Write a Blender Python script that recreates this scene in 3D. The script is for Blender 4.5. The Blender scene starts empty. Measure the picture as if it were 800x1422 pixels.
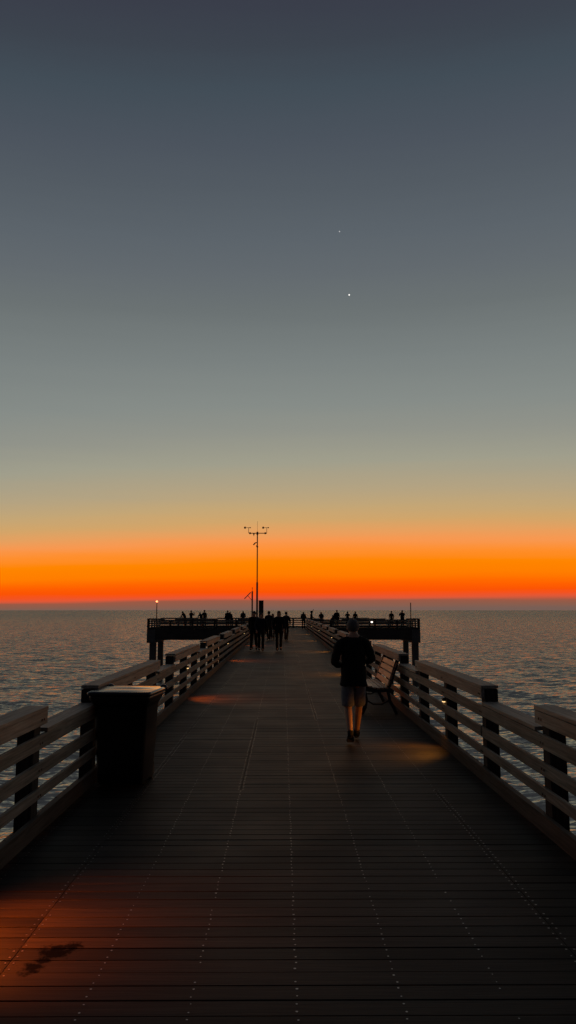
import bpy, bmesh, math, random
import numpy as np
from mathutils import Vector, Matrix
R = math.radians
rnd = random.Random(7)
scene = bpy.context.scene
col = scene.collection

# ------------------------------------------------------------------ camera
EYE = 1.8
PITCH = math.atan(136 / 1070)
YAW = math.atan(7 / 1078)
cam = bpy.data.cameras.new('camera')
cam_o = bpy.data.objects.new('camera', cam)
col.objects.link(cam_o)
cam_o.location = (0, 0, EYE)
cam_o.rotation_euler = (R(90) + PITCH, 0, -YAW)
cam.sensor_fit = 'VERTICAL'
cam.sensor_height = 36
cam.lens = 36 * 1070 / 1422
cam.clip_start = 0.05
cam.clip_end = 60000
scene.camera = cam_o
scene.view_settings.view_transform = 'Standard'
scene.view_settings.look = 'None'
scene.view_settings.exposure = 0
scene.view_settings.gamma = 1

def height_at(py, Y):                       # height above the deck of something seen at image row py, Y metres away
    v = (py - 711) / 1070
    s, c = math.sin(PITCH), math.cos(PITCH)
    return EYE + Y * (s - v * c) / (c + v * s)

def side_at(px, Y):
    return (px - 393) / 1078 * Y

# ------------------------------------------------------------------ helpers
def s2l(c):
    c = c / 255
    return c / 12.92 if c <= .04045 else ((c + .055) / 1.055) ** 2.4

def rgb(r, g, b):
    return (s2l(r), s2l(g), s2l(b), 1)

def tag(o, label=None, cat=None, group=None, kind=None):
    if label: o['label'] = label
    if cat: o['category'] = cat
    if group: o['group'] = group
    if kind: o['kind'] = kind
    return o

def empty(name, loc, rz=0, label=None, cat=None, group=None):
    o = bpy.data.objects.new(name, None)
    col.objects.link(o)
    o.location = loc
    o.rotation_euler = (0, 0, rz)
    return tag(o, label, cat, group)

def copy_tree(o, parent=None):
    c = o.copy()
    col.objects.link(c)
    c.parent = parent
    for ch in list(o.children):
        copy_tree(ch, c)
    return c

def link(name, me, mats, parent=None):
    o = bpy.data.objects.new(name, me)
    col.objects.link(o)
    if not isinstance(mats, (list, tuple)): mats = [mats]
    for m in mats: me.materials.append(m)
    if parent is not None: o.parent = parent
    return o

class MB:
    def __init__(self):
        self.bm = bmesh.new()
    def box(self, x0, x1, y0, y1, z0, z1, bev=0.0, mat=0):
        b = self.bm
        vs = [b.verts.new(p) for p in ((x0,y0,z0),(x1,y0,z0),(x1,y1,z0),(x0,y1,z0),(x0,y0,z1),(x1,y0,z1),(x1,y1,z1),(x0,y1,z1))]
        fs = [b.faces.new([vs[i] for i in f]) for f in ((3,2,1,0),(4,5,6,7),(0,1,5,4),(1,2,6,5),(2,3,7,6),(3,0,4,7))]
        for f in fs: f.material_index = mat
        if bev:
            es = list({e for f in fs for e in f.edges})
            bmesh.ops.bevel(b, geom=es, offset=bev, segments=2, profile=.6, affect='EDGES')
        return self
    def tube(self, pts, rad, seg=8, mat=0, smooth=True):
        b = self.bm
        pts = [Vector(p) for p in pts]
        if not isinstance(rad, (list, tuple)): rad = [rad] * len(pts)
        rings = []
        prev = None
        for i, p in enumerate(pts):
            d = (pts[min(i+1, len(pts)-1)] - pts[max(i-1, 0)]).normalized()
            if prev is None:
                u = d.orthogonal().normalized()
            else:
                u = (prev - d * prev.dot(d))
                u = u.normalized() if u.length > 1e-6 else d.orthogonal().normalized()
            prev = u
            w = d.cross(u)
            rings.append([b.verts.new(p + (u * math.cos(a) + w * math.sin(a)) * rad[i]) for a in [2*math.pi*k/seg for k in range(seg)]])
        for a, c in zip(rings, rings[1:]):
            for k in range(seg):
                f = b.faces.new((a[k], a[(k+1) % seg], c[(k+1) % seg], c[k]))
                f.smooth = smooth; f.material_index = mat
        f = b.faces.new(rings[0][::-1]); f.material_index = mat
        f = b.faces.new(rings[-1]); f.material_index = mat
        return self
    def loft(self, rings, caps=True, smooth=True, mat=0):
        b = self.bm
        vr = [[b.verts.new(p) for p in r] for r in rings]
        n = len(vr[0])
        for a, c in zip(vr, vr[1:]):
            for k in range(n):
                f = b.faces.new((a[k], a[(k+1) % n], c[(k+1) % n], c[k])); f.smooth = smooth; f.material_index = mat
        if caps:
            b.faces.new(vr[0][::-1]).material_index = mat
            b.faces.new(vr[-1]).material_index = mat
        return self
    def ball(self, c, r, seg=12, mat=0, scale=(1,1,1)):
        res = bmesh.ops.create_uvsphere(self.bm, u_segments=seg, v_segments=seg//2+1, radius=r)
        for v in res['verts']:
            v.co = Vector((v.co.x*scale[0], v.co.y*scale[1], v.co.z*scale[2])) + Vector(c)
        for f in {f for v in res['verts'] for f in v.link_faces}:
            f.smooth = True; f.material_index = mat
        return self
    def build(self, name, mats, parent=None):
        me = bpy.data.meshes.new(name)
        bmesh.ops.recalc_face_normals(self.bm, faces=self.bm.faces)
        self.bm.to_mesh(me); self.bm.free()
        return link(name, me, mats, parent)

# ------------------------------------------------------------------ materials
def new_mat(name):
    m = bpy.data.materials.new(name)
    m.use_nodes = True
    nt = m.node_tree
    return m, nt, nt.nodes['Principled BSDF']

def plain(name, c, rough=.6, metal=0, spec=.5, bump=0, var=.25, scale=30):
    m, nt, p = new_mat(name)
    p.inputs['Roughness'].default_value = rough
    p.inputs['Metallic'].default_value = metal
    p.inputs['Specular IOR Level'].default_value = spec
    tc = nt.nodes.new('ShaderNodeTexCoord')
    n = nt.nodes.new('ShaderNodeTexNoise'); n.inputs['Scale'].default_value = scale; n.inputs['Detail'].default_value = 5
    nt.links.new(tc.outputs['Object'], n.inputs['Vector'])
    r = nt.nodes.new('ShaderNodeValToRGB')
    r.color_ramp.elements[0].position = .3; r.color_ramp.elements[1].position = .7
    r.color_ramp.elements[0].color = tuple(x * (1 - var) for x in c[:3]) + (1,)
    r.color_ramp.elements[1].color = tuple(x * (1 + var) for x in c[:3]) + (1,)
    nt.links.new(n.outputs['Fac'], r.inputs['Fac'])
    nt.links.new(r.outputs['Color'], p.inputs['Base Color'])
    if bump:
        b = nt.nodes.new('ShaderNodeBump'); b.inputs['Strength'].default_value = bump; b.inputs['Distance'].default_value = .01
        nt.links.new(n.outputs['Fac'], b.inputs['Height']); nt.links.new(b.outputs['Normal'], p.inputs['Normal'])
    return m

def glow(name, c, strength):
    m, nt, p = new_mat(name)
    p.inputs['Base Color'].default_value = (*c, 1)
    p.inputs['Emission Color'].default_value = (*c, 1)
    p.inputs['Emission Strength'].default_value = strength
    return m

def wood(name, dark, light, along='X', rough=.6, spec=.4, blotch=False, grain=40, var=.35, bump=.4, patch=1.0):
    m, nt, p = new_mat(name)
    N, L = nt.nodes, nt.links
    tc = N.new('ShaderNodeTexCoord')
    geo = N.new('ShaderNodeNewGeometry')
    off = N.new('ShaderNodeMath'); off.operation = 'MULTIPLY'; off.inputs[1].default_value = 37
    L.new(geo.outputs['Random Per Island'], off.inputs[0])
    cmb = N.new('ShaderNodeCombineXYZ')
    for i in range(3): L.new(off.outputs[0], cmb.inputs[i])
    add = N.new('ShaderNodeVectorMath'); add.operation = 'ADD'
    L.new(tc.outputs['Object'], add.inputs[0]); L.new(cmb.outputs[0], add.inputs[1])
    mp = N.new('ShaderNodeMapping')
    s = [grain] * 3; s['XYZ'.index(along)] = grain * .035
    mp.inputs['Scale'].default_value = s
    L.new(add.outputs[0], mp.inputs['Vector'])
    n1 = N.new('ShaderNodeTexNoise'); n1.inputs['Scale'].default_value = 1; n1.inputs['Detail'].default_value = 6; n1.inputs['Roughness'].default_value = .65
    n1.inputs['Distortion'].default_value = .6
    L.new(mp.outputs[0], n1.inputs['Vector'])
    n2 = N.new('ShaderNodeTexNoise'); n2.inputs['Scale'].default_value = 1.3; n2.inputs['Detail'].default_value = 4
    L.new(tc.outputs['Object'], n2.inputs['Vector'])
    ramp = N.new('ShaderNodeValToRGB')
    ramp.color_ramp.elements[0].position = .32; ramp.color_ramp.elements[0].color = dark
    ramp.color_ramp.elements[1].position = .68; ramp.color_ramp.elements[1].color = light
    L.new(n1.outputs['Fac'], ramp.inputs['Fac'])
    # board to board and patchy wear
    mr = N.new('ShaderNodeMapRange'); mr.inputs['To Min'].default_value = 1 - var; mr.inputs['To Max'].default_value = 1 + var
    L.new(geo.outputs['Random Per Island'], mr.inputs['Value'])
    mr2 = N.new('ShaderNodeMapRange'); mr2.inputs['From Min'].default_value = .3; mr2.inputs['From Max'].default_value = .7
    mr2.inputs['To Min'].default_value = 1 - .3*patch; mr2.inputs['To Max'].default_value = 1 + .25*patch
    L.new(n2.outputs['Fac'], mr2.inputs['Value'])
    mu = N.new('ShaderNodeMath'); mu.operation = 'MULTIPLY'
    L.new(mr.outputs[0], mu.inputs[0]); L.new(mr2.outputs[0], mu.inputs[1])
    sc = N.new('ShaderNodeVectorMath'); sc.operation = 'SCALE'
    L.new(ramp.outputs['Color'], sc.inputs[0]); L.new(mu.outputs[0], sc.inputs['Scale'])
    colour = sc.outputs[0]
    rr = N.new('ShaderNodeMapRange'); rr.inputs['From Min'].default_value = .3; rr.inputs['From Max'].default_value = .7
    rr.inputs['To Min'].default_value = rough - .1*patch; rr.inputs['To Max'].default_value = rough + .12*patch
    L.new(n2.outputs['Fac'], rr.inputs['Value'])
    roughness = rr.outputs[0]
    if blotch:                                # a darker, less shiny blotch on the boards, with a ragged outline
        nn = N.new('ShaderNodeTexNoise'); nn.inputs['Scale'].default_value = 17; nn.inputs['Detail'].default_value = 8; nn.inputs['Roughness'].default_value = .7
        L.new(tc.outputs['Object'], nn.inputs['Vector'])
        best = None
        for (cx, cy, sx, sy) in blotch:
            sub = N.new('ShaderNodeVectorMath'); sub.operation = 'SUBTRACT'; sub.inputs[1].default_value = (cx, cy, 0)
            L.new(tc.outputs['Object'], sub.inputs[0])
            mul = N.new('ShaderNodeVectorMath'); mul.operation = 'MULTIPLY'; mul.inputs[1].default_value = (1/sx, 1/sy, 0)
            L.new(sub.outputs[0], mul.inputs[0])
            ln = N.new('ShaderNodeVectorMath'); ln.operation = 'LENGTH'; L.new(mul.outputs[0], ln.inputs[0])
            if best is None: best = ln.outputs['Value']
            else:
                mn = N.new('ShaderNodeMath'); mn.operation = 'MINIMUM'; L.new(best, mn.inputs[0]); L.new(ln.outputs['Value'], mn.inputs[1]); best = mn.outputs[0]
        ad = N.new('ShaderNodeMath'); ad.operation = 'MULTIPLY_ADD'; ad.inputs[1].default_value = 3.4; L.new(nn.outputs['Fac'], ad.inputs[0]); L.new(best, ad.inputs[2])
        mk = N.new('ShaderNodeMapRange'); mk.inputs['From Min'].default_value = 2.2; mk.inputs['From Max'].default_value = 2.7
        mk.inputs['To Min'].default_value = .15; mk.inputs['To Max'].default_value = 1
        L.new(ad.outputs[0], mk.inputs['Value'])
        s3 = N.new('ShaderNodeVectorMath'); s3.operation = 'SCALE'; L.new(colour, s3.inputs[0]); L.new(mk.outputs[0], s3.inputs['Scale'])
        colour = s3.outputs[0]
    if blotch:
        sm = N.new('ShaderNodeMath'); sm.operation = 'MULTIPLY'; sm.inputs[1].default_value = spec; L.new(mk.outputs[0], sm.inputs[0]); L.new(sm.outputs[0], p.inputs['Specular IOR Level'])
    L.new(colour, p.inputs['Base Color'])
    L.new(roughness, p.inputs['Roughness'])
    p.inputs['Specular IOR Level'].default_value = spec
    b = N.new('ShaderNodeBump'); b.inputs['Strength'].default_value = bump; b.inputs['Distance'].default_value = .004
    L.new(n1.outputs['Fac'], b.inputs['Height']); L.new(b.outputs['Normal'], p.inputs['Normal'])
    return m

BLOTCH = [(-1.20, 4.37, .115, .10), (-1.13, 4.43, .07, .06), (-1.27, 4.17, .075, .085), (-1.24, 4.26, .05, .06)]
M_DECK = wood('deck boards', (.010, .0084, .0068, 1), (.030, .0245, .0185, 1), 'X', rough=.6, spec=.17, blotch=BLOTCH, grain=55, var=.6, patch=.4)
M_RAIL = wood('weathered rail timber', (.17, .148, .115, 1), (.43, .375, .29, 1), 'X', rough=.62, spec=.4, grain=45, var=.2)
M_SLAT = wood('weathered slat timber', (.105, .092, .070, 1), (.30, .262, .20, 1), 'X', rough=.66, spec=.3, grain=45, var=.3)
M_KERB = wood('grimy kerb timber', (.035, .030, .023, 1), (.11, .092, .07, 1), 'X', rough=.75, spec=.2, grain=45, var=.3)
M_POST = wood('dark post timber', (.022, .019, .016, 1), (.07, .058, .047, 1), 'Z', rough=.75, spec=.2)  # darker and duller than the rail timber
M_BEAM = wood('dark creosoted timber', (.03, .027, .024, 1), (.08, .07, .06, 1), 'X', rough=.75, spec=.2)
M_BENCH = wood('varnished bench slats', (.36, .17, .085, 1), (.66, .36, .20, 1), 'Y', rough=.45, spec=.4, grain=40, var=.15)
M_SCREW = plain('galvanised screw heads', (.42, .40, .37), rough=.34, metal=.92, scale=400)
M_BOLT = plain('rusty bolt heads', (.10, .06, .04), rough=.6, metal=.6, scale=200)
M_IRON = plain('black cast iron', (.015, .015, .016), rough=.5, bump=.1)
M_BIN = plain('black moulded plastic', (.006, .006, .007), rough=.42, spec=.4, bump=.05, scale=60)
M_LID = plain('black lid plastic', (.007, .007, .008), rough=.36, spec=.55, bump=.06, scale=14)
M_GLOSS = plain('glossy black plastic', (.01, .01, .01), rough=.16, spec=.9)
nt = M_LID.node_tree; N, L = nt.nodes, nt.links      # one lid corner made smoother, shaped to give an orange glint
tc = N.new('ShaderNodeTexCoord'); su = N.new('ShaderNodeVectorMath'); su.operation = 'DISTANCE'; su.inputs[1].default_value = (.20, -.25, .97)
L.new(tc.outputs['Object'], su.inputs[0])
nz_ = N.new('ShaderNodeTexNoise'); nz_.inputs['Scale'].default_value = 14; L.new(tc.outputs['Object'], nz_.inputs['Vector'])
ad = N.new('ShaderNodeMath'); ad.operation = 'MULTIPLY_ADD'; ad.inputs[1].default_value = .16; L.new(nz_.outputs['Fac'], ad.inputs[0]); L.new(su.outputs['Value'], ad.inputs[2])
mr = N.new('ShaderNodeMapRange'); mr.inputs['From Min'].default_value = .24; mr.inputs['From Max'].default_value = .34; mr.inputs['To Min'].default_value = .05; mr.inputs['To Max'].default_value = .27
L.new(ad.outputs[0], mr.inputs['Value']); L.new(mr.outputs[0], N['Principled BSDF'].inputs['Roughness'])
M_RUBBER = plain('rubber', (.02, .02, .02), rough=.8)
M_STEEL = plain('grey painted steel', (.09, .09, .095), rough=.5, metal=.3)
M_CONC = plain('weathered concrete', (.12, .115, .105), rough=.85, bump=.3, scale=6)
M_PANEL = plain('solar glass', (.01, .012, .03), rough=.15)
M_AMBER = glow('amber lamp lens', (1, .62, .25), 1.6)
M_GLOBE = glow('warm lamp globe', (1, .30, .14), 1.5)
M_WHITE = glow('white lamp lens', (1, .85, .75), 3.0)
M_STAR = glow('planet light', (1, .97, .9), 1.5)
M_STAR2 = glow('faint planet light', (.9, .9, .9), .55)

# ------------------------------------------------------------------ sky
world = bpy.data.worlds.new('World'); scene.world = world
world.use_nodes = True
nt = world.node_tree; N, L = nt.nodes, nt.links
bg = N['Background']
SKY = [(0,58,62,74),(60,61,68,78),(120,66,77,87),(200,76,84,94),(260,83,91,99),(330,92,100,107),(380,99,106,111),(430,107,114,115),
       (500,122,129,128),(560,134,140,136),(600,145,147,138),(640,160,158,140),(680,180,163,130),(705,196,166,118),(722,210,165,106),
       (737,230,160,95),(750,248,152,80),(765,255,143,46),(780,255,134,0),(798,255,124,0),(812,255,96,0),(824,250,80,6),
       (829.5,232,88,52),(834.5,150,90,70),(842,136,94,78),(847,120,95,86)]
tc = N.new('ShaderNodeTexCoord')
sep = N.new('ShaderNodeSeparateXYZ'); L.new(tc.outputs['Generated'], sep.inputs[0])
asin = N.new('ShaderNodeMath'); asin.operation = 'ARCSINE'; L.new(sep.outputs['Z'], asin.inputs[0])
# thin streaks of haze: bands wander up and down a little
az = N.new('ShaderNodeMath'); az.operation = 'ARCTAN2'; L.new(sep.outputs['X'], az.inputs[0]); L.new(sep.outputs['Y'], az.inputs[1])
cv = N.new('ShaderNodeCombineXYZ'); L.new(az.outputs[0], cv.inputs[0])
el20 = N.new('ShaderNodeMath'); el20.operation = 'MULTIPLY'; el20.inputs[1].default_value = 22; L.new(asin.outputs[0], el20.inputs[0]); L.new(el20.outputs[0], cv.inputs[1])
nz = N.new('ShaderNodeTexNoise'); nz.inputs['Scale'].default_value = 3; nz.inputs['Detail'].default_value = 4; L.new(cv.outputs[0], nz.inputs['Vector'])
nzo = N.new('ShaderNodeMath'); nzo.operation = 'SUBTRACT'; nzo.inputs[1].default_value = .5; L.new(nz.outputs['Fac'], nzo.inputs[0])
nzm = N.new('ShaderNodeMath'); nzm.operation = 'MULTIPLY'; nzm.inputs[1].default_value = .010; L.new(nzo.outputs[0], nzm.inputs[0])
tilt = N.new('ShaderNodeMath'); tilt.operation = 'MULTIPLY'; tilt.inputs[1].default_value = -.006; L.new(az.outputs[0], tilt.inputs[0])
e1 = N.new('ShaderNodeMath'); e1.operation = 'ADD'; L.new(asin.outputs[0], e1.inputs[0]); L.new(nzm.outputs[0], e1.inputs[1])
e2 = N.new('ShaderNodeMath'); e2.operation = 'ADD'; L.new(e1.outputs[0], e2.inputs[0]); L.new(tilt.outputs[0], e2.inputs[1])
# the glow stands highest a little right of straight ahead and sinks away to both sides
d1 = N.new('ShaderNodeMath'); d1.operation = 'SUBTRACT'; d1.inputs[1].default_value = .10; L.new(az.outputs[0], d1.inputs[0])
d2 = N.new('ShaderNodeMath'); d2.operation = 'MULTIPLY'; L.new(d1.outputs[0], d2.inputs[0]); L.new(d1.outputs[0], d2.inputs[1])
d3 = N.new('ShaderNodeMath'); d3.operation = 'MULTIPLY'; d3.inputs[1].default_value = 1.0; L.new(d2.outputs[0], d3.inputs[0])
d4 = N.new('ShaderNodeMath'); d4.operation = 'MINIMUM'; d4.inputs[1].default_value = .8; L.new(d3.outputs[0], d4.inputs[0])
fd = N.new('ShaderNodeMapRange'); fd.inputs['From Min'].default_value = .08; fd.inputs['From Max'].default_value = .35; fd.inputs['To Min'].default_value = 1; fd.inputs['To Max'].default_value = .15
L.new(asin.outputs[0], fd.inputs['Value'])
d5 = N.new('ShaderNodeMath'); d5.operation = 'MULTIPLY'; L.new(d4.outputs[0], d5.inputs[0]); L.new(fd.outputs[0], d5.inputs[1])
d6 = N.new('ShaderNodeMath'); d6.operation = 'MULTIPLY_ADD'; L.new(d5.outputs[0], d6.inputs[0]); L.new(e2.outputs[0], d6.inputs[1]); L.new(e2.outputs[0], d6.inputs[2])
ramp = N.new('ShaderNodeValToRGB'); L.new(d6.outputs[0], ramp.inputs['Fac'])
cr = ramp.color_ramp
stops = sorted([(max(0, PITCH - math.atan((y - 711) / 1070)), rgb(r, g, b)) for y, r, g, b in SKY] + [(1.0, rgb(50, 56, 66))])
cr.elements[0].position, cr.elements[0].color = stops[0]
cr.elements[1].position, cr.elements[1].color = stops[-1]
for pos, c in stops[1:-1]:
    e = cr.elements.new(pos); e.color = c
# the afterglow stands over the open sea; the sky behind the pier is already night blue
mr = N.new('ShaderNodeMapRange'); mr.interpolation_type = 'SMOOTHSTEP'
mr.inputs['From Min'].default_value = -.75; mr.inputs['From Max'].default_value = .62
L.new(sep.outputs['Y'], mr.inputs['Value'])
mix = N.new('ShaderNodeMix'); mix.data_type = 'RGBA'
L.new(mr.outputs[0], mix.inputs['Factor']); mix.inputs['A'].default_value = rgb(26, 29, 40); L.new(ramp.outputs['Color'], mix.inputs['B'])
L.new(mix.outputs['Result'], bg.inputs['Color'])
bg.inputs['Strength'].default_value = 1.0

sun = bpy.data.lights.new('sun', 'SUN'); sun.energy = .04; sun.angle = R(25); sun.color = (1, .45, .15)
so = bpy.data.objects.new('sun', sun); col.objects.link(so); so.rotation_euler = (R(-87), 0, 0)   # light comes from the horizon ahead
so.location = (0, 40, 20)

# two planets, far beyond everything
for px, py, size, mat, lab in ((485, 409.5, 2.5, M_STAR, 'bright white planet, the lower and brighter dot in the dusk sky'),
                               (471.5, 321.5, 2.2, M_STAR2, 'faint white planet, the higher and dimmer dot in the dusk sky')):
    Y = 3000
    cx = (px - 400) / 1070; cyv = (py - 711) / 1070
    d = cam_o.rotation_euler.to_matrix() @ Vector((cx, -cyv, -1))
    p = Vector((0, 0, EYE)) + d.normalized() * Y
    m = MB(); m.ball((0, 0, 0), size, 16)
    o = m.build('planet', mat); o.location = p
    tag(o, lab, 'planet', 'planets in the dusk sky')

# ------------------------------------------------------------------ water
WATER_Z = -5.2
def build_water():
    g = np.random.default_rng(5)
    a_f = np.linspace(-R(42), R(42), 1000)
    a_c = np.linspace(R(42), 2*math.pi - R(42), 150)[1:-1]
    ang = np.concatenate([a_f, a_c])
    r = 4 * np.exp(np.linspace(0, math.log(16000 / 4), 720))
    A, Rr = np.meshgrid(ang, r)
    X = Rr * np.sin(A); Y = Rr * np.cos(A)
    space = Rr * math.log(4000) / 719
    Z = np.zeros_like(X)
    nw = 110
    for i in range(nw):
        lam = math.exp(g.uniform(math.log(.55), math.log(11)))
        th = g.normal(R(200), R(42))
        k = 2*math.pi/lam
        slope = .036 if lam < 2.5 else .020 if lam < 5 else .009
        amp = slope / k
        w = np.clip((lam / space - 2.5) / 3, 0, 1)
        q = k*(X*math.sin(th) + Y*math.cos(th)) + g.uniform(0, 6.28)
        s = np.sin(q)
        Z += amp * w * (s + .22*np.cos(2*q))
    n, mcol = X.shape
    co = np.stack([X, Y, Z + WATER_Z], -1).reshape(-1, 3)
    idx = np.arange(n*mcol).reshape(n, mcol)
    i0 = idx[:-1, :]; i1 = idx[1:, :]
    q = np.stack([i0, np.roll(i0, -1, 1), np.roll(i1, -1, 1), i1], -1).reshape(-1, 4)
    # centre fan
    co = np.vstack([co, [[0, 0, WATER_Z]]])
    c = len(co) - 1
    tri = np.stack([np.full(mcol, c), np.roll(idx[0], -1), idx[0]], -1)
    me = bpy.data.meshes.new('sea_water')
    me.vertices.add(len(co)); me.vertices.foreach_set('co', co.astype(np.float32).ravel())
    nl = q.size + tri.size
    me.loops.add(nl); me.loops.foreach_set('vertex_index', np.concatenate([q[:, ::-1].ravel(), tri[:, ::-1].ravel()]).astype(np.int32))
    npol = len(q) + len(tri)
    me.polygons.add(npol)
    st = np.concatenate([np.arange(len(q))*4, len(q)*4 + np.arange(len(tri))*3]).astype(np.int32)
    me.polygons.foreach_set('loop_start', st)
    me.polygons.foreach_set('use_smooth', np.ones(npol, dtype=bool))
    me.update(calc_edges=True)
    if me.polygons[0].normal.z < 0: me.flip_normals()
    return me
mw, nt, p = new_mat('sea water')
N, L = nt.nodes, nt.links
p.inputs['Base Color'].default_value = (.34, .31, .225, 1)
p.inputs['Specular Tint'].default_value = (1, .88, .68, 1)
p.inputs['Specular IOR Level'].default_value = 1.0
p.inputs['IOR'].default_value = 3.5
geo = N.new('ShaderNodeNewGeometry')
ln = N.new('ShaderNodeVectorMath'); ln.operation = 'LENGTH'; L.new(geo.outputs['Position'], ln.inputs[0])
mr = N.new('ShaderNodeMapRange'); mr.inputs['From Min'].default_value = 40; mr.inputs['From Max'].default_value = 900
mr.inputs['To Min'].default_value = .08; mr.inputs['To Max'].default_value = .22
L.new(ln.outputs['Value'], mr.inputs['Value']); L.new(mr.outputs[0], p.inputs['Roughness'])
# ripples too small for the mesh: their slopes, steeper on the side that faces the shore they run to
acc = None
for sc_, ax, k, rot in ((.7, (.5, 1.4, 1), .8, -12), (2.4, (.45, 1.6, 1), 1.35, 9), (7.5, (.5, 1.7, 1), .9, -20)):
    mp = N.new('ShaderNodeMapping'); mp.inputs['Scale'].default_value = ax; mp.inputs['Rotation'].default_value = (0, 0, R(rot))
    L.new(geo.outputs['Position'], mp.inputs['Vector'])
    n1 = N.new('ShaderNodeTexNoise'); n1.inputs['Scale'].default_value = sc_; n1.inputs['Detail'].default_value = 2; n1.inputs['Roughness'].default_value = .55
    L.new(mp.outputs[0], n1.inputs['Vector'])
    su = N.new('ShaderNodeVectorMath'); su.operation = 'SUBTRACT'; su.inputs[1].default_value = (.5, .5, .5); L.new(n1.outputs['Color'], su.inputs[0])
    ml = N.new('ShaderNodeVectorMath'); ml.operation = 'MULTIPLY'; ml.inputs[1].default_value = (k*.7, k, 0); L.new(su.outputs[0], ml.inputs[0])
    if acc is None: acc = ml.outputs[0]
    else:
        ad = N.new('ShaderNodeVectorMath'); ad.operation = 'ADD'; L.new(acc, ad.inputs[0]); L.new(ml.outputs[0], ad.inputs[1]); acc = ad.outputs[0]
ad = N.new('ShaderNodeVectorMath'); ad.operation = 'ADD'; L.new(acc, ad.inputs[0]); ad.inputs[1].default_value = (0, -.22, 0)
a2 = N.new('ShaderNodeVectorMath'); a2.operation = 'ADD'; L.new(ad.outputs[0], a2.inputs[0]); L.new(geo.outputs['Normal'], a2.inputs[1])
nn = N.new('ShaderNodeVectorMath'); nn.operation = 'NORMALIZE'; L.new(a2.outputs[0], nn.inputs[0])
L.new(nn.outputs[0], p.inputs['Normal'])
w = link('sea_water', build_water(), mw); tag(w, kind='structure')

# ------------------------------------------------------------------ deck
XL, XR = -1.97, 2.12           # inner faces of the two railings
Y0, YT, YE = -1.2, 74.0, 81.0  # near end of what is built, near edge of the crosswise platform, its far edge
TL, TR = -12.9, 13.05
PITCHB = .14
JOISTS = [.065 + .49*k for k in range(-4, 5)]
SECTIONS = []
y = -1.2
while y < YT:
    n = rnd.choice([24, 30, 36]); SECTIONS.append((y, y + n*PITCHB, rnd.sample(JOISTS[1:-1], 2))); y += n*PITCHB
dk = MB()
from mathutils import noise as mnoise
def screw(x, y, r=.0062):
    v = mnoise.noise(Vector((x*3.1 + 7, y*.55, x*2)))          # stretches where the heads have sunk or gone dull
    if rnd.random() < .06 + max(0, -v)*.55: return
    r *= rnd.uniform(.68, 1.02) * (1 + .25*v)
    b = dk.bm
    vs = [b.verts.new((x + r*math.cos(a), y + r*math.sin(a), .0022)) for a in [math.pi/3*k for k in range(6)]]
    f = b.faces.new(vs); f.material_index = 1
y = Y0
i = 0
while y < YT - .01:
    sec = next(s for s in SECTIONS if y < s[1] - .001)
    xs = [XL - .24] + sorted(sec[2]) + [XR + .24]
    for a, c in zip(xs, xs[1:]):
        dz = rnd.uniform(-.0014, .0014)
        dk.box(a + .0015, c - .0015, y + rnd.uniform(.002, .0045), min(y + PITCHB, YT) - rnd.uniform(.002, .0045), -.042 + dz, dz, bev=.003 if y < 14 else 0)
    for j in JOISTS:
        if abs(j) > 1.95: continue
        for k in (.032, .105):
            if j in sec[2]:
                for q in (-.022, .022): screw(j + q + rnd.uniform(-.003, .003), y + k + rnd.uniform(-.004, .004), .0066)
            elif rnd.random() > .06:
                screw(j + rnd.uniform(-.005, .005), y + k + rnd.uniform(-.005, .005), rnd.uniform(.005, .007))
    y += PITCHB; i += 1
# boards of the crosswise platform
y = YT
while y < YE - .01:
    for k in range(7):
        a = TL + (TR - TL)*k/7; c = TL + (TR - TL)*(k+1)/7
        dk.box(a + .002, c - .002, y + .003, min(y + PITCHB, YE) - .003, -.042, rnd.uniform(-.001, .001))
    y += PITCHB
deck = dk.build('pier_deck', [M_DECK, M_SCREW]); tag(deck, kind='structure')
jb = MB()
for j in JOISTS: jb.box(j - .03, j + .03, Y0, YT - .1, -.30, -.046)
for x in (XL - .23, XR + .17): jb.box(x, x + .06, Y0, YT - .1, -.42, -.046)
y = 0
while y < YT: jb.box(XL - .3, XR + .3, y, y + .3, -.62, -.424); y += 5.91
tag(jb.build('deck_joists', M_BEAM), kind='structure')

# crosswise platform framing
pf = empty('pier_platform', (0, 77.5, 0), 0, 'dark timber and concrete frame under the crosswise end of the pier', 'pier platform')
def pbox(name, x0, x1, y0, y1, z0, z1, mat=M_BEAM):
    m = MB(); m.box(x0, x1, y0 - 77.5, y1 - 77.5, z0, z1, bev=.01); return m.build(name, mat, pf)
pbox('fascia_beam', TL + .82, XL - .35, YT - .02, YT + .28, -1.02, -.05)
pbox('fascia_beam', XR + .35, TR - .82, YT - .02, YT + .28, -1.02, -.05)
pbox('fascia_beam', XL - .35, XR + .35, YT + .0, YT + .28, -1.02, -.62)
pbox('fascia_beam', TL + .82, TR - .82, YE - .28, YE, -1.02, -.05)
pbox('pile_cap', TL, TL + .8, YT - .05, YE + .03, -1.3, -.05, M_CONC)
pbox('pile_cap', TR - .8, TR, YT - .05, YE + .03, -1.3, -.05, M_CONC)
for x in (-6.2, 0.1, 6.2): pbox('pile_cap', x - .4, x + .4, YT + .3, YE - .3, -.95, -.05, M_CONC)
def pile(x, y, s, label, z1=-1.3):
    m = MB()
    c = s * .22
    ring = [(-s+c,-s),(s-c,-s),(s,-s+c),(s,s-c),(s-c,s),(-s+c,s),(-s,s-c),(-s,-s+c)]
    zs = [WATER_Z - 1.6, WATER_Z + .5, z1]
    m.loft([[(a*f, b_*f, z) for a, b_ in ring] for z, f in zip(zs, (1.06, 1.02, 1))], smooth=False)
    o = m.build('pile', M_CONC); o.location = (x, y, 0)
    tag(o, label, 'pile', 'concrete piles under the platform')
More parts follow.
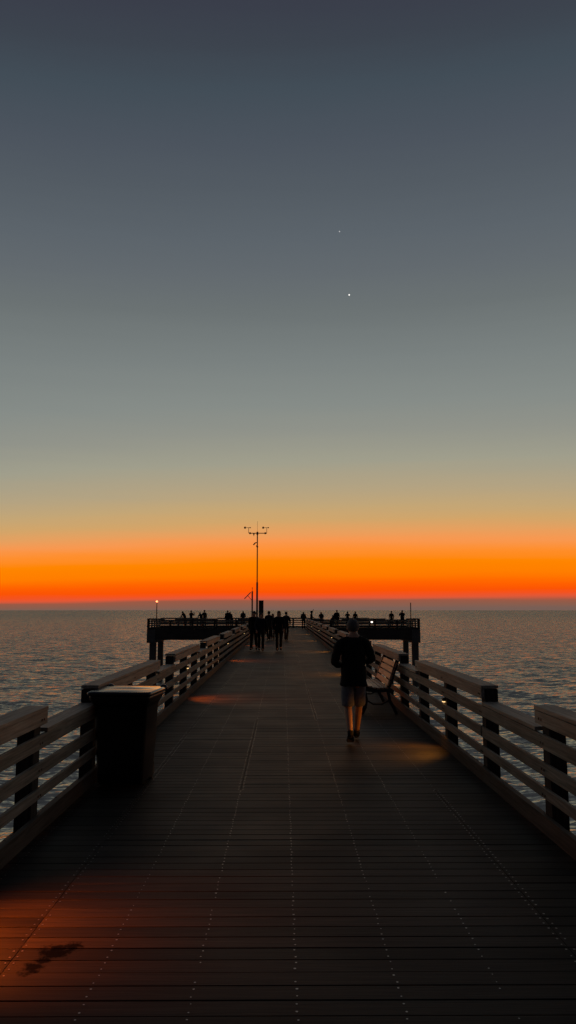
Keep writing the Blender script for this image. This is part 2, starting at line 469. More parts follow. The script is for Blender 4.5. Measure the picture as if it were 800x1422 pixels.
pile(-12.42, 74.75, .30, 'outermost concrete pile under the left end of the platform')
pile(-12.35, 78.95, .26, 'concrete pile under the left platform end, just right of the outermost one')
pile(12.66, 74.75, .30, 'outermost concrete pile under the right end of the platform')
pile(12.5, 79.4, .26, 'concrete pile under the right platform end, just left of the outermost one')

# ------------------------------------------------------------------ railings
def railing(name, origin, rz, length, posts, highs, label, group='wooden railings of the pier', bolts=lambda x: False):
    """local x runs along the rail, y = 0 is the face towards the walkway, +y points out over the water"""
    root = empty(name, origin, rz, label, 'railing', group)
    rr = random.Random(hash(label) % 1000 if False else len(label))
    def bd(nm, x0, x1, y0, y1, z0, z1, mat=M_RAIL):
        j = rr.uniform(-.004, .004); t = rr.uniform(-.002, .002)
        m = MB(); m.box(x0, x1, y0 + t, y1 + t, z0 + j, z1 + j, bev=.004)
        if True:
            for v in m.bm.verts: v.co.y += .003 * math.sin(v.co.x * 1.7 + j * 900)
        return m.build(nm, mat, root)
    def is_high(x): return any(a - .03 <= x <= c + .03 for a, c in highs)
    for x in posts:
        m = MB(); top = .962 if is_high(x) else .782
        m.box(x - .082, x + .082, .034, .172, 0.0, top, bev=.006)
        if bolts(x):
            for z in ((.72, .51, .31) if not is_high(x) else (.91, .72, .51, .31)):
                for q in (-.03, .03): m.tube([(x + q, -.002 - (.008 if z > .8 else 0), z), (x + q, -.006 - (.008 if z > .8 else 0), z)], [.011, .009], 8, mat=1)
        m.build('post', [M_POST, M_BOLT], root)
    cuts = [0.0] + [x for x in posts[2::3] if .5 < x < length - .5] + [length]
    for a, c in zip(cuts, cuts[1:]):
        a += .003; c -= .003
        bd('slat', a, c, 0, .030, .674, .786, M_SLAT)
        bd('slat', a, c, 0, .030, .462, .568, M_SLAT)
        bd('slat', a, c, 0, .030, .278, .362, M_SLAT)
        bd('kerb_board', a, c, -.010, .030, .006, .150, M_KERB)
    x = 0
    for a, c in sorted(highs):
        if a > x + .05: bd('low_cap', x + .002, a - .003, -.006, .172, .794, .828)
        bd('top_beam', a, c, -.008, .030, .862, .966)
        bd('top_cap', a - .004, c + .006, -.008, .176, .970, 1.004)
        x = c
    if x < length - .05: bd('low_cap', x + .002, length, -.006, .172, .794, .828)
    return root
PY = [8.45 + 1.97*k for k in range(-4, 33)]      # post rows: 0.57 ... 71.5
HY = [(8.38 + 5.91*k, 12.53 + 5.91*k) for k in range(-2, 11)]
SY, EY = -.6, 73.7
# left rail: local x = Y - SY
hl = [(max(0, a - SY), min(c, EY) - SY) for a, c in HY if c > SY + .3 and a < EY]
railing('railing', (XL, SY, 0), R(90), EY - SY, [y - SY for y in PY], hl,
        'long weathered timber railing along the left side of the walkway, with stepped top rail', bolts=lambda x: x < 18)
# right rail: local x = EY - Y
hr = sorted((EY - min(c, EY), EY - max(a, SY)) for a, c in HY if c > SY + .3 and a < EY)
railing('railing', (XR, EY, 0), R(-90), EY - SY, [EY - y for y in reversed(PY)], hr,
        'long weathered timber railing along the right side of the walkway, behind the bench', bolts=lambda x: x > EY - SY - 18)
def spaced(L_, step=1.97):
    n = max(1, round((L_ - .14) / step)); return [.07 + (L_ - .14)*k/n for k in range(n+1)]
# platform, near edge: the water lies towards the camera, so the walkway side faces +Y
def edge(x0, x1, highs, label):      # rz = 180: local x runs towards -X, +y towards the camera
    L_ = x1 - x0
    railing('railing', (x1, YT + .25, 0), R(180), L_, spaced(L_), sorted((max(0, x1 - c), min(L_, x1 - a)) for a, c in highs), label)
edge(TL, XL - .25, [(TL, -11.25), (-10.3, -6.2), (-4.3, -2.3)], 'dark railing along the near edge of the left arm of the platform')
edge(XR + .25, TR, [(2.5, 3.9), (5.6, 9.8), (11.75, TR)], 'dark railing along the near edge of the right arm of the platform')
L_ = TR - TL
hs = [(a, a + 3.9) for a in np.arange(.2, L_ - 3.9, 5.91)]
railing('railing', (TL, YE - .25, 0), 0, L_, spaced(L_), hs, 'dark railing along the far seaward edge of the platform at the end of the pier')
LE = YE - YT - .56
railing('railing', (TL + .235, YT + .28, 0), R(90), LE, spaced(LE, 1.6), [(.0, 2.4)], 'short dark railing closing the left end of the platform, beside the lamp post')
railing('railing', (TR - .235, YT + .28 + LE, 0), R(-90), LE, spaced(LE, 1.6), [(LE - 2.4, LE)], 'short dark railing closing the right end of the platform, beside the bare pole')

# ------------------------------------------------------------------ low amber lamps on the posts
def rail_lamp():
    root = empty('rail_lamp', (0, 0, 0))
    m = MB(); m.box(-.04, .04, -.012, .030, -.008, .030, bev=.005); m.build('housing', M_IRON, root)
    m = MB(); m.box(-.03, .03, -.008, .024, -.022, -.0085, bev=.003); m.build('lens', M_AMBER, root)
    return root
ordinal = ['nearest', 'second', 'third', 'fourth', 'fifth', 'sixth']
first = None; nl = nr = 0
for k in range(-2, 10):
    yl = 10.42 + 5.91*k
    if yl < 3: continue
    left = (k % 2 != 0)
    if first is None: o = rail_lamp(); first = o
    else: o = copy_tree(first)
    if left:
        o.location = (XL - .0, yl, .612); o.rotation_euler = (0, 0, R(90)); n = nl; nl += 1
    else:
        o.location = (XR + .0, yl, .612); o.rotation_euler = (0, 0, R(-90)); n = nr; nr += 1
    side = 'left' if left else 'right'
    tag(o, f'small amber lamp between the slats of the {side} railing, {ordinal[n]} one from the camera' , 'rail lamp', 'low amber lamps along the railings')
    sp = bpy.data.lights.new('rail_lamp_light', 'SPOT')
    sp.energy = (125 if n == 0 and left else 38 if n == 0 else 80); sp.color = (1, .14, .004) if left else (1, .33, .02)
    sp.spot_size = R(112 if n == 0 and left else 118); sp.spot_blend = 1; sp.shadow_soft_size = .03
    lo = bpy.data.objects.new('rail_lamp_light', sp); col.objects.link(lo)
    s = 1 if left else -1
    pos = Vector(((XL if left else XR) + s*.09, yl, .575)); tgt = Vector((pos.x + s*(.38 if n == 0 and left else .52 if n == 0 else .62), yl + (.08 if n == 0 and left else -.05), 0))
    lo.location = pos
    lo.rotation_euler = (tgt - pos).to_track_quat('-Z', 'Y').to_euler()

# ------------------------------------------------------------------ wheeled bin
def rrect(w, d, r, z, n=5, cx=0, cy=0):
    pts = []
    for (sx, sy, a0) in ((1,1,0),(-1,1,90),(-1,-1,180),(1,-1,270)):
        for k in range(n):
            a = R(a0 + 90*k/(n-1))
            pts.append((cx + sx*(w/2 - r) + r*math.cos(a), cy + sy*(d/2 - r) + r*math.sin(a), z))
    return pts
def make_bin(loc, rz):
    root = empty('wheeled_bin', loc, rz, 'black plastic wheeled rubbish bin with closed lid, standing by the left railing', 'rubbish bin')
    m = MB()      # handle side is +x
    m.loft([rrect(.44,.46,.05,.03), rrect(.455,.48,.05,.06), rrect(.49,.53,.05,.45), rrect(.515,.56,.05,.84), rrect(.56,.60,.05,.862), rrect(.565,.605,.05,.915), rrect(.53,.57,.05,.918)])
    m.build('body', M_BIN, root)
    m = MB()      # flared collar below the rim
    m.loft([rrect(.512,.556,.05,.80), rrect(.60,.625,.05,.868), rrect(.62,.645,.05,.90), rrect(.62,.645,.05,.921)])
    m.build('collar', M_BIN, root)
    m = MB()      # lid: two raised fields and a valley between them
    m.loft([rrect(.66,.67,.05,.924), rrect(.672,.682,.05,.94), rrect(.665,.675,.05,.955), rrect(.62,.64,.06,.965)])
    nx, ny = 28, 16
    vs = [[m.bm.verts.new(((i/nx - .5)*.60, (j/ny - .5)*.61,
          .960 + .014*max(0, math.sin(math.pi*j/ny))**.5*max(0, (abs(math.sin(2*math.pi*i/nx)))**.5))) for i in range(nx+1)] for j in range(ny+1)]
    for j in range(ny):
        for i in range(nx):
            f = m.bm.faces.new((vs[j][i], vs[j][i+1], vs[j+1][i+1], vs[j+1][i])); f.smooth = True
    m.build('lid', M_LID, root)
    m = MB()
    for s in (-1, 1):
        m.loft([[(x, s*.24 + t, z) for x, t, z in ((.26,-.012,.66),(.26,.012,.66),(.26,.012,.93),(.26,-.012,.93))],
                [(x, s*.24 + t, z) for x, t, z in ((.30,-.012,.74),(.30,.012,.74),(.355,.012,.94),(.355,-.012,.94))]], smooth=False)
    m.tube([(.352,-.30,.945),(.352,.30,.945)], .022, 12); m.ball((.345,-.30,.95), .04, 14, scale=(1,1.2,.9)); m.ball((.345,.30,.95), .04, 14, scale=(1,1.2,.9))
    m.build('handle', M_GLOSS, root)
    m = MB(); m.tube([(.245,-.2,.1),(.245,.2,.1)], .012, 8); m.build('axle', M_STEEL, root)
    for s in (-1, 1):
        m = MB(); m.tube([(.245,s*.165,.10),(.245,s*.17,.10),(.245,s*.215,.10),(.245,s*.22,.10)], [.088,.098,.098,.088], 24); o = m.build('wheel', M_RUBBER, root)
        m = MB(); m.tube([(.245,s*.218,.10),(.245,s*.226,.10)], [.05,.045], 16); m.build('hub', M_STEEL, o)
    return root
make_bin((-1.655, 8.4, 0.0), R(84))

# ------------------------------------------------------------------ bench
def make_bench(loc, rz, label, group=None):
    """sitter looks towards -x; slats run along y"""
    root = empty('park_bench', loc, rz, label, 'bench'); root.scale = (.84, 1, 1)
    Lb = 1.75
    m = MB()
    for k in range(6):
        x = -.24 + k*.085; z = .44 + .012*abs(k - 2.5) - .008*k
        m.box(x - .034, x + .034, -Lb/2, Lb/2, z, z + .03, bev=.005)
    m.build('seat', M_BENCH, root)
    m = MB()
    for k in range(4):
        t = k/3; x = .235 + .145*t; z = .53 + .31*t
        n = MB()
        mm = Matrix.Translation((x, 0, z)) @ Matrix.Rotation(R(-66), 4, 'Y')
        before = set(m.bm.verts)
        m.box(-.046, .046, -Lb/2, Lb/2, -.014, .014, bev=.005)
        for v in set(m.bm.verts) - before: v.co = mm @ v.co
        n.bm.free()
    m.build('backrest', M_BENCH, root)
    def strip(m, pts, w, y0, y1):
        rings = []
        P = [Vector((x, 0, z)) for x, z in pts]
        for i, p in enumerate(P):
            d = (P[min(i+1, len(P)-1)] - P[max(0, i-1)]).normalized(); n = Vector((-d.z, 0, d.x))
            ww = w[i] if isinstance(w, list) else w
            a = p + n*ww; c = p - n*ww
            rings.append([(a.x, y0, a.z), (a.x, y1, a.z), (c.x, y1, c.z), (c.x, y0, c.z)])
        m.loft(rings, smooth=False)
    for s in (-1, 1):
        y0 = s*(Lb/2 - .03); ya, yb = y0 - .022, y0 + .022
        m = MB()
        strip(m, [(-.34,0),(-.33,.03),(-.275,.12),(-.25,.24),(-.27,.34),(-.29,.42),(-.26,.435),(-.1,.415),(.05,.405),(.2,.42),(.245,.50),(.30,.63),(.36,.78),(.405,.89),(.415,.92)], .04, ya, yb)
        strip(m, [(.2,.42),(.22,.34),(.25,.22),(.33,.10),(.37,.02),(.375,0)], .030, ya - .001, yb + .001)
        strip(m, [(-.25,.24),(-.1,.17),(.08,.17),(.24,.24)], .014, ya + .004, yb - .004)
        m.build('end_frame', M_IRON, root)
    return root
make_bench((1.66, 14.6, 0), 0, 'slatted wooden bench with curved black iron ends against the right railing')

# ------------------------------------------------------------------ poles, mast, cabinet on the platform
def zt(py, Y): return height_at(py, Y)
Yl = 75.0
root = empty('lamp_post', (side_at(218, Yl), Yl, 0), 0, 'thin dark lamp post with glowing orange globe at the left end of the platform', 'lamp post')
h = zt(835.5, Yl)
m = MB(); m.tube([(0,0,0),(0,0,.15)], [.10,.08], 12); m.tube([(0,0,.15),(0,0,h-.12)], [.05,.04], 10); m.build('pole', M_IRON, root)
m = MB(); m.tube([(0,0,h-.13),(0,0,h-.08)], [.05,.09], 12); m.build('collar', M_IRON, root)
m = MB(); m.ball((0,0,h+.02), .115, 16); m.build('globe', M_GLOBE, root)
root = empty('pole', (side_at(570.5, Yl), Yl, 0), 0, 'bare dark pole standing at the right end of the platform', 'pole')
h = zt(837.5, Yl)
m = MB(); m.tube([(0,0,0),(0,0,.12)], [.1,.08], 12); m.tube([(0,0,.12),(0,0,h)], [.052,.045], 10); m.build('shaft', M_IRON, root)
m = MB(); m.tube([(0,0,h),(0,0,h+.05)], [.06,.03], 10); m.build('top_cap', M_IRON, root)
lp = bpy.data.lights.new('lamp_globe_light', 'POINT'); lp.energy = 6; lp.color = (1, .4, .15); lp.shadow_soft_size = .12
lo = bpy.data.objects.new('lamp_globe_light', lp); col.objects.link(lo); lo.location = (side_at(218, Yl), Yl - .2, zt(835.5, Yl))

xw = side_at(516, 74)
root = empty('bulkhead_lamp', (xw, 73.98, zt(863.8, 74)), 0, 'small bright white lamp on the near railing of the right arm of the platform', 'lamp')
m = MB(); m.tube([(0,.0,0),(0,-.04,0)], [.13,.12], 16); m.build('housing', M_IRON, root)
m = MB(); m.ball((0,-.04,0), .085, 14, scale=(1.15,.6,.8)); m.build('lens', M_WHITE, root)

Ym = 78.0
root = empty('weather_mast', (side_at(357, Ym), Ym, 0), 0, 'tall thin weather mast with crossarm and wind vanes above the end of the pier', 'weather mast')
zj = zt(810, Ym); zc = zt(740.5, Ym)
m = MB(); m.tube([(0,0,0),(0,0,zj)], .095, 12); m.tube([(0,0,0),(0,0,.04)], .22, 12); m.build('lower_pole', M_STEEL, root)
m = MB(); m.tube([(0,0,zj),(0,0,zj+.12)], .085, 12); m.tube([(0,0,zj+.12),(0,0,zc+.15)], .058, 10); m.build('upper_pole', M_STEEL, root)
m = MB(); m.tube([(-.85,0,zc),(.95,0,zc)], .042, 8); m.tube([(-.75,0,zc-.09),(-.75,0,zc+.09)], .085, 10); m.tube([(.8,0,zc-.09),(.8,0,zc+.09)], .085, 10)
m.tube([(0,0,zc-.16),(0,0,zc+.12)], .10, 10); m.build('crossarm', M_STEEL, root)
m = MB(); m.tube([(0,0,zc+.15),(0,0,zt(724,Ym))], .012, 6); m.build('lightning_rod', M_STEEL, root)
for sx in (-.9, .95):
    zz = zt(732.8, Ym)
    m = MB(); m.tube([(sx,0,zc),(sx,0,zz)], .024, 6); m.tube([(sx-.36,0,zz),(sx+.16,0,zz)], .022, 6)
    m.loft([[(sx-.46,-.01,zz-.09),(sx-.28,-.01,zz-.11),(sx-.28,-.01,zz+.11),(sx-.46,-.01,zz+.09)],[(sx-.46,.012,zz-.09),(sx-.28,.012,zz-.11),(sx-.28,.012,zz+.11),(sx-.46,.012,zz+.09)]], smooth=False)
    m.ball((sx+.16,0,zz), .055, 10, scale=(1.6,1,1)); m.build('wind_vane', M_STEEL, root)
m = MB(); m.tube([(-.36,0,zc),(-.36,0,zc-.3)], .03, 6); m.ball((-.36,0,zc-.1), .09, 10, scale=(1,1,.8)); m.build('sensor', M_STEEL, root)
za = zt(753.5, Ym)
m = MB(); m.tube([(0,0,za),(-.2,0,za-.02),(-.40,0,za-.24)], [.04,.06,.07], 8); m.tube([(0,0,za-.38),(-.12,0,za-.32)], .06, 8); m.ball((0,0,za-.42), .1, 10); m.build('camera_arm', M_STEEL, root)
m = MB()
x0, x1 = side_at(359.5, Ym) - side_at(357, Ym), side_at(366, Ym) - side_at(357, Ym)
m.box(x0, x1, -.2, .2, 0.0, zt(834.5, Ym), bev=.02); m.box(x0-.03, x1+.03, -.23, .23, zt(834.5,Ym)+.001, zt(834.5,Ym)+.05, bev=.01)
cab = m.build('equipment_cabinet', M_IRON)
cab.location = root.location; tag(cab, 'dark upright equipment cabinet standing just right of the weather mast', 'cabinet')
root = empty('solar_post', (side_at(350.3, Ym), Ym, 0), 0, 'short dark post with tilted solar panel and strut, just left of the weather mast', 'solar post')
zs = zt(821, Ym)
m = MB(); m.tube([(0,0,0),(0,0,zs)], .075, 10); m.tube([(0,0,zs),(0,0,zt(816,Ym))], .02, 6); m.ball((0,0,zt(816.5,Ym)), .05, 8); m.build('post', M_STEEL, root)
m = MB()
a = Vector((-.78, 0, zt(831.5, Ym))); c = Vector((-.14, 0, zt(822.5, Ym))); d = (c - a).normalized(); n_ = Vector((-d.z, 0, d.x)) * .03
m.loft([[tuple(a+n_+Vector((0,s,0))), tuple(c+n_+Vector((0,s,0))), tuple(c-n_+Vector((0,s,0))), tuple(a-n_+Vector((0,s,0)))] for s in (-.4, .4)], smooth=False)
m.build('solar_panel', M_PANEL, root)
m = MB(); m.tube([tuple(a*.5+c*.5), (-.02, 0, zt(834, Ym))], .025, 6); m.build('strut', M_STEEL, root)

# ------------------------------------------------------------------ people
CL = {}
def cloth(name, c, rough=.85):
    if name not in CL: CL[name] = plain(name, c, rough=rough, spec=.15, bump=.25, scale=22, var=.2)
    return CL[name]
M_SKIN = plain('skin', (.55, .30, .18), rough=.5, var=.08)
def skin_mesh(graph, root_i=0, sub=1, folds=0):
    """graph = (verts, edges, radii) grown by the Skin modifier into one continuous surface"""
    vs, es, rs = graph
    me = bpy.data.meshes.new('tmp'); me.from_pydata(vs, es, [])
    o = bpy.data.objects.new('tmp', me); col.objects.link(o)
    md = o.modifiers.new('s', 'SKIN'); md.use_smooth_shade = True
    if not me.skin_vertices: me.attributes  # layer is created with the modifier
    sd = me.skin_vertices[0].data if me.skin_vertices else None
    if sd is None:
        bm = bmesh.new(); bm.from_mesh(me); bm.verts.layers.skin.verify(); bm.to_mesh(me); bm.free(); sd = me.skin_vertices[0].data
    for i, r in enumerate(rs):
        sd[i].radius = r if isinstance(r, tuple) else (r, r)
        sd[i].use_root = (i == root_i)
    s2 = o.modifiers.new('d', 'SUBSURF'); s2.levels = sub; s2.render_levels = sub
    bpy.context.view_layer.update()
    dg = bpy.context.evaluated_depsgraph_get()
    out = bpy.data.meshes.new_from_object(o.evaluated_get(dg))
    out.materials.clear()
    bpy.data.objects.remove(o); bpy.data.meshes.remove(me)
    if folds:
        for v in out.vertices:
            n_ = mnoise.noise(v.co*9) + .6*mnoise.noise(Vector((v.co.x*24, v.co.y*24, v.co.z*14)))
            v.co += v.normal * n_ * folds
    for p_ in out.polygons: p_.use_smooth = True
    return out

def pose(kind):
    """joints in metres for a 1.75 m body; x = the person's right, y = forward"""
    J = dict(pel=(0,0,.95), wai=(0,0,1.08), che=(0,.0,1.30), nb=(0,-.01,1.46), nk=(0,0,1.52), hl=(0,.02,1.585), hm=(0,.015,1.65), ht=(0,.005,1.69),
             hR=(.09,0,.90), kR=(.095,.02,.50), aR=(.10,-.02,.09), tR=(.12,.17,.035), hL=(-.09,0,.90), kL=(-.095,.02,.50), aL=(-.10,-.02,.09), tL=(-.12,.17,.035),
             sR=(.18,-.01,1.41), eR=(.235,-.03,1.13), wR=(.24,.06,.89), sL=(-.18,-.01,1.41), eL=(-.235,-.03,1.13), wL=(-.24,.06,.89))
    if kind == 'walk':
        J.update(kR=(.09,.17,.52), aR=(.085,.30,.10), tR=(.09,.49,.07), kL=(-.09,.06,.50), aL=(-.085,-.28,.17), tL=(-.09,-.14,.035),
                 eR=(.23,-.12,1.14), wR=(.22,-.10,.90), eL=(-.23,.05,1.14), wL=(-.21,.22,.95))
    elif kind == 'walkb':
        J.update(kL=(-.085,.15,.52), aL=(-.07,.24,.10), tL=(-.07,.43,.06), kR=(.085,.05,.50), aR=(.07,-.22,.15), tR=(.07,-.08,.035),
                 eL=(-.235,-.10,1.14), wL=(-.23,-.06,.90), eR=(.235,.04,1.14), wR=(.22,.20,.94))
    elif kind == 'lean':
        J.update(wai=(0,.05,1.07), che=(0,.17,1.26), nb=(0,.27,1.38), nk=(0,.31,1.43), hl=(0,.36,1.47), hm=(0,.385,1.53), ht=(0,.39,1.575), sR=(.18,.25,1.34), sL=(-.18,.25,1.34),
                 eR=(.24,.36,1.07), eL=(-.24,.36,1.07), wR=(.12,.56,1.06), wL=(-.12,.56,1.06))
    elif kind == 'phone':
        J.update(eR=(.27,.12,1.22), wR=(.13,.34,1.46), eL=(-.27,.12,1.22), wL=(-.08,.34,1.45))
    elif kind == 'armup':
        J.update(eR=(.33,.05,1.55), wR=(.30,.14,1.78), eL=(-.25,.08,1.17), wL=(-.15,.26,1.08))
    elif kind == 'jog':
        J.update(kR=(.085,.16,.51), aR=(.07,.38,.09), tR=(.075,.565,.065), kL=(-.08,.04,.50), aL=(-.065,-.17,.14), tL=(-.07,.0,.035),
                 sR=(.185,-.01,1.41), sL=(-.185,-.01,1.40), eR=(.265,-.03,1.16), wR=(.17,.20,1.13), eL=(-.285,-.07,1.13), wL=(-.17,.16,1.07),
                 hl=(0,.04,1.585), hm=(0,.045,1.645), ht=(0,.035,1.685))
    return J

def person(loc, rz, kind, label, top, bottom, hair, height=1.75, shorts=False, hair_long=False, skirtish=False, group='people on the pier', detail=False, bulk=1.0, cap=None):
    root = empty('person', loc, rz, label, 'person', group)
    root.scale = (height/1.75,)*3
    J = pose(kind)
    for q in ('hl', 'hm', 'ht'): J[q] = (J[q][0], J[q][1], J[q][2] - .022)
    names = ['pel','wai','che','nb','nk','hl','hm','ht','hR','kR','aR','tR','hL','kL','aL','tL','sR','eR','wR','sL','eL','wL']
    rad = dict(pel=(.135,.10), wai=(.125,.09), che=(.145,.105), nb=(.08,.07), nk=.060, hl=(.064,.072), hm=(.084,.098), ht=(.060,.070), hR=.095, kR=.058, aR=.037, tR=(.035,.024),
               hL=.095, kL=.058, aL=.037, tL=(.035,.024), sR=.055, eR=.040, wR=.026, sL=.055, eL=.040, wL=.026)
    vs = [Vector(J[n]) for n in names]; ix = {n: i for i, n in enumerate(names)}
    rs = [rad[n] for n in names]
    es = [(ix[a], ix[c]) for a, c in (('pel','wai'),('wai','che'),('che','nb'),('nb','nk'),('nk','hl'),('hl','hm'),('hm','ht'),('pel','hR'),('hR','kR'),('kR','aR'),('aR','tR'),
                                      ('pel','hL'),('hL','kL'),('kL','aL'),('aL','tL'),('nb','sR'),('sR','eR'),('eR','wR'),('nb','sL'),('sL','eL'),('eL','wL'))]
    def mid(a, c, t, r):   # an extra vertex on an edge, for muscle shape
        i, j = ix[a], ix[c]; es.remove((i, j)); vs.append(vs[i].lerp(vs[j], t)); rs.append(r); k = len(vs)-1; es.extend([(i, k), (k, j)]); return k
    for s in 'RL':
        mid('k'+s, 'a'+s, .3, .057); mid('h'+s, 'k'+s, .5, .078); mid('e'+s, 'w'+s, .3, .040)
        w_ = Vector(J['w'+s]); e_ = Vector(J['e'+s]); d = (w_ - e_).normalized()
        vs.append(w_ + d*.06); rs.append((.036,.018)); es.append((ix['w'+s], len(vs)-1))           # palm
        vs.append(w_ + d*.10); rs.append((.034,.014)); es.append((len(vs)-2, len(vs)-1))
    me = skin_mesh(([tuple(v) for v in vs], es, rs), 0, 1 if not detail else 2)
    bm = bmesh.new(); bm.from_mesh(me)
    mb = MB(); mb.bm.free(); mb.bm = bm
    hm = Vector(J['hm']); hl = Vector(J['hl'])
    # nose and ears
    mb.ball(tuple(hm + Vector((0,.092,-.018))), .013, 8, scale=(1,1.2,1.7))
    for s in (-1, 1): mb.ball(tuple(hm + Vector((s*.080,0,-.012))), .02, 8, scale=(.45,.8,1.45))
    # five fingers per hand, curled
    for s, sg in (('R', 1), ('L', -1)):
        w_ = Vector(J['w'+s]); e_ = Vector(J['e'+s]); d = (w_ - e_).normalized()
        sd = d.cross(Vector((0,0,1)));  sd = sd.normalized() if sd.length > .1 else Vector((1,0,0))
        pn = d.cross(sd).normalized()
        if pn.z > 0: pn = -pn
        for q, ln_ in zip((-.026,-.009,.009,.026), (.062,.075,.070,.055)):
            b0 = w_ + d*.085 + sd*q
            mb.tube([b0, b0 + d*ln_*.5, b0 + d*ln_*.72 + pn*ln_*.35, b0 + d*ln_*.6 + pn*ln_*.7], [.0095,.009,.008,.006], 6)
        b0 = w_ + d*.03 - sd*.03*sg
        mb.tube([b0, b0 - sd*.02*sg + d*.03, b0 - sd*.012*sg + d*.058 + pn*.015], [.011,.010,.007], 6)
    mb.build('body', M_SKIN, root)
    # eyes and mouth
    m = MB()
    for s in (-1, 1): m.ball(tuple(hm + Vector((s*.03,.084,.004))), .008, 8)
    m.build('eyes', cloth('eye', (.05,.04,.04), .2), root)
    # hair
    m = MB(); hh = hm + Vector((0,-.022,.022))
    m.ball(tuple(hh), .112, 18, scale=(.80,.93,.93))
    for v in m.bm.verts:
        q = v.co - hm
        if q.y > .03 and q.z < .045: v.co.y = hm.y + .03
        if q.z < -.08: v.co.z = hm.z - .08
        v.co += v.co.normalized() * .003 * math.sin(90*v.co.x + 70*v.co.z)
    if hair_long:
        m.loft([[(hh.x + .085*f*math.cos(a), hh.y - .02 + g + .06*f*math.sin(a), z) for a in [2*math.pi*k/12 for k in range(12)]]
                for z, f, g in ((hh.z+.02,1,0),(hh.z-.10,1.05,-.02),(hh.z-.22,1.15,-.04),(hh.z-.27,.8,-.04))])
    m.build('hair', hair, root)
    if cap:
        m = MB(); m.loft([[(hm.x + r*math.cos(a), hm.y + r*math.sin(a)*1.1, z) for a in [2*math.pi*k/16 for k in range(16)]]
                          for z, r in ((hm.z+.045,.17),(hm.z+.055,.165),(hm.z+.058,.095),(hm.z+.10,.09),(hm.z+.125,.05))]); m.build('hat', cap, root)
    # jacket or shirt
    V = [J['pel'], J['wai'], J['che'], J['nb'], J['nk'], J['sR'], J['eR'], J['wR'], J['sL'], J['eL'], J['wL']]
    V = [Vector(v) for v in V]; V[0] = V[0] + Vector((0,0,-.13)); V[4] = V[3].lerp(V[4], .95)
    b_ = bulk
    RR = [(.198*b_,.15*b_), (.168*b_,.128*b_), (.178*b_,.130*b_), (.12,.09), (.074,.074), .072*b_, .054*b_, .040*b_, .072*b_, .054*b_, .040*b_]
    EE = [(0,1),(1,2),(2,3),(3,4),(3,5),(5,6),(6,7),(3,8),(8,9),(9,10)]
    V.append(V[0] + Vector((0,0,-.03))); RR.append((.196*b_,.148*b_)); EE.append((0, 11))
    link('jacket', skin_mesh(([tuple(v) for v in V], EE, RR), 1, 2, .016), top, root)
    # shorts or trousers
    V = [Vector(J['pel'])]; RR = [(.11,.09)]; EE = []
    for s in 'RL':
        h_, k_, a_ = Vector(J['h'+s]), Vector(J['k'+s]), Vector(J['a'+s])
        i = len(V)
        if shorts:
            V += [h_, h_.lerp(k_, .5), h_.lerp(k_, .93), h_.lerp(k_, .97)]; RR += [.082, .100, .103, .101]; EE += [(0,i),(i,i+1),(i+1,i+2),(i+2,i+3)]
        else:
            V += [h_, h_.lerp(k_, .5), k_, a_ + Vector((0,0,.01)), a_ + Vector((0,0,-.045))]; RR += [.100, .088, .072, .066, .068]; EE += [(0,i),(i,i+1),(i+1,i+2),(i+2,i+3),(i+3,i+4)]
    link('shorts' if shorts else 'trousers', skin_mesh(([tuple(v) for v in V], EE, RR), 0, 2, .010), bottom, root)
    if shorts:
        for s in 'RL':
            k_, a_ = Vector(J['k'+s]), Vector(J['a'+s])
            m = MB(); m.tube([a_ + Vector((0,0,-.02)), a_.lerp(k_, .05), a_.lerp(k_, .14)], [.04,.041,.043], 12); m.build('sock', cloth('dark socks', (.03,.03,.032)), root)
    for s in 'RL':
        a_, t_ = Vector(J['a'+s]), Vector(J['t'+s])
        d = (t_ - a_); d.z = 0; d.normalize()
        heel = a_ - d*.045; heel.z = a_.z - .045; toe = t_ + d*.07
        me = skin_mesh(([tuple(a_), tuple(heel), tuple(heel.lerp(toe,.5)), tuple(toe)], [(0,1),(1,2),(2,3)], [(.055,.055),(.045,.04),(.05,.042),(.044,.032)]), 1, 1)
        link('shoe', me, cloth('dark shoes', (.02,.02,.02)), root)
    return root

H_GREY = plain('greying hair', (.10,.095,.09), rough=.8, bump=.4, scale=120)
H_DARK = plain('dark hair', (.015,.012,.010), rough=.6, bump=.4, scale=120)
BLACK = cloth('black fabric', (.010,.010,.011)); NAVY = cloth('navy fabric', (.015,.018,.028)); GREY = cloth('grey fabric', (.17,.17,.175))
DGREY = cloth('charcoal fabric', (.03,.03,.032)); SHORT = cloth('grey shorts fabric', (.24,.24,.25)); LIGHT = cloth('light grey fabric', (.14,.14,.14)); BROWN = cloth('brown fabric', (.05,.035,.025))
def ground(px, py):
    v = (py - 711) / 1070; s, c = math.sin(PITCH), math.cos(PITCH)
    Y = EYE * (c + v*s) / (v*c - s)
    return side_at(px, Y), Y
x, yy = ground(489, 1031)
person((x, yy - .12, .004), 0, 'jog', 'person in black long-sleeved top and grey shorts walking past the bench', BLACK, SHORT, H_GREY, height=1.68, shorts=True, detail=True, group='people on the pier', bulk=1.13)

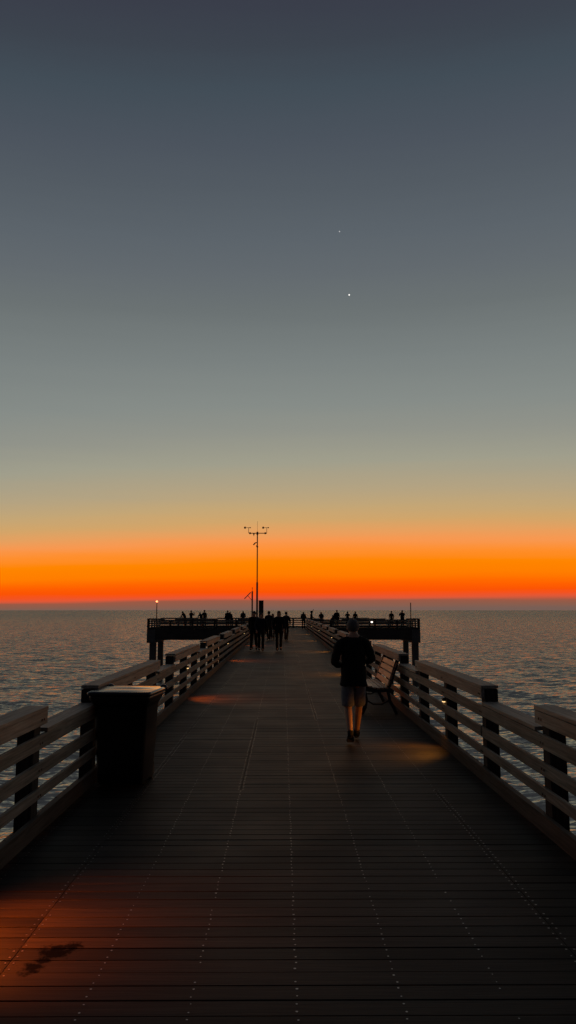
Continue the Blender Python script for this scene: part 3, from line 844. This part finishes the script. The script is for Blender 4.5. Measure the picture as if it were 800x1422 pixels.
grp = 'people on the pier'
def walker(px, py, rz, kind, label, top, bottom, hair=H_DARK, **k):
    x, yy = ground(px, py); person((x, yy, .003), R(rz), kind, label, top, bottom, hair, group=grp, **k)
walker(353, 903, 175, 'walk', 'person in black clothes at the left edge of the group walking on the pier', BLACK, BLACK, height=1.75, bulk=1.15)
walker(362.5, 904, 185, 'walkb', 'broad person in dark clothes walking in front of the cabinet, second in the group', NAVY, BLACK, height=1.68, bulk=1.25)
walker(373.5, 889, 8, 'walk', 'person in dark jacket farther off, just right of the broad person', DGREY, BLACK, height=1.74, bulk=1.1)
walker(379, 888, 180, 'walkb', 'person in lighter grey top in the middle of the group on the pier', LIGHT, DGREY, height=1.58, hair_long=True)
walker(387.5, 904, 182, 'walk', 'person with long hair in a dark coat, nearest in the right half of the group', BLACK, BLACK, height=1.76, hair_long=True, bulk=1.12)
walker(397.5, 889, -5, 'walkb', 'slim person in dark clothes at the right edge of the group of walkers', DGREY, BLACK, height=1.70)
walker(421.5, 873, 0, 'lean', 'person in a brown jacket at the far end of the walkway, by the railing', BROWN, BLACK, height=1.72, bulk=1.15)
def plat(px, Y, rz, kind, label, top, bottom, hair=H_DARK, **k):
    person((side_at(px, Y), Y, .003), R(rz), kind, label, top, bottom, hair, group='people on the platform', **k)
plat(258, 79.0, 60, 'lean', 'stooping dark figure on the left arm of the platform, leftmost person there', BLACK, BLACK, height=1.78)
plat(265.8, 79.6, -30, 'phone', 'dark figure with hands raised to the face beside the stooping one on the left arm', NAVY, BLACK, height=1.76)
plat(280.5, 80.0, 40, 'lean', 'stooping dark figure on the left arm, close beside a taller one', BLACK, DGREY, height=1.68)
plat(284.3, 79.2, -15, 'stand', 'dark figure in the middle of the left arm, the taller of the close pair', DGREY, BLACK, height=1.80)
plat(316.3, 79.4, 10, 'stand', 'dark broad figure on the left arm, left one of the pair near the solar post', BLACK, BLACK, height=1.76, bulk=1.2)
plat(322.0, 80.1, 35, 'lean', 'dark figure on the left arm, right one of the pair near the solar post', NAVY, BLACK, height=1.72)
plat(337.5, 80.0, 0, 'lean', 'lone dark figure leaning on the railing just left of the solar post', BLACK, BLACK, height=1.80, bulk=1.1)
plat(432.5, 72.5, -90, 'armup', 'dark figure with raised arm and wide hat at the near corner of the right arm', BLACK, BLACK, height=1.72, cap=cloth('dark hat', (.015,.013,.012)))
plat(446.2, 79.9, 0, 'lean', 'dark figure bent low over the far railing on the right arm', BLACK, BLACK, height=1.70)
plat(462.5, 79.5, -30, 'lean', 'stooping dark figure just left of the tall one on the right arm', NAVY, BLACK, height=1.55, bulk=1.2)
plat(467.8, 79.0, 10, 'stand', 'tall dark figure on the right arm, left of the walking person', BLACK, BLACK, height=1.80, bulk=1.15)
plat(482.6, 79.6, 0, 'phone', 'slim dark figure on the right arm directly above the head of the walking person', DGREY, BLACK, height=1.66)
plat(493.3, 79.2, -10, 'stand', 'dark figure on the right arm just right of the head of the walking person', BLACK, BLACK, height=1.66, hair_long=True)
plat(543.5, 79.4, 0, 'stand', 'slim dark figure on the right arm, left one of the two near the bare pole', BLACK, NAVY, height=1.70)
plat(558.6, 77.5, 15, 'phone', 'broad dark figure near the bare pole, rightmost person on the platform', BLACK, BLACK, height=1.78, bulk=1.2)
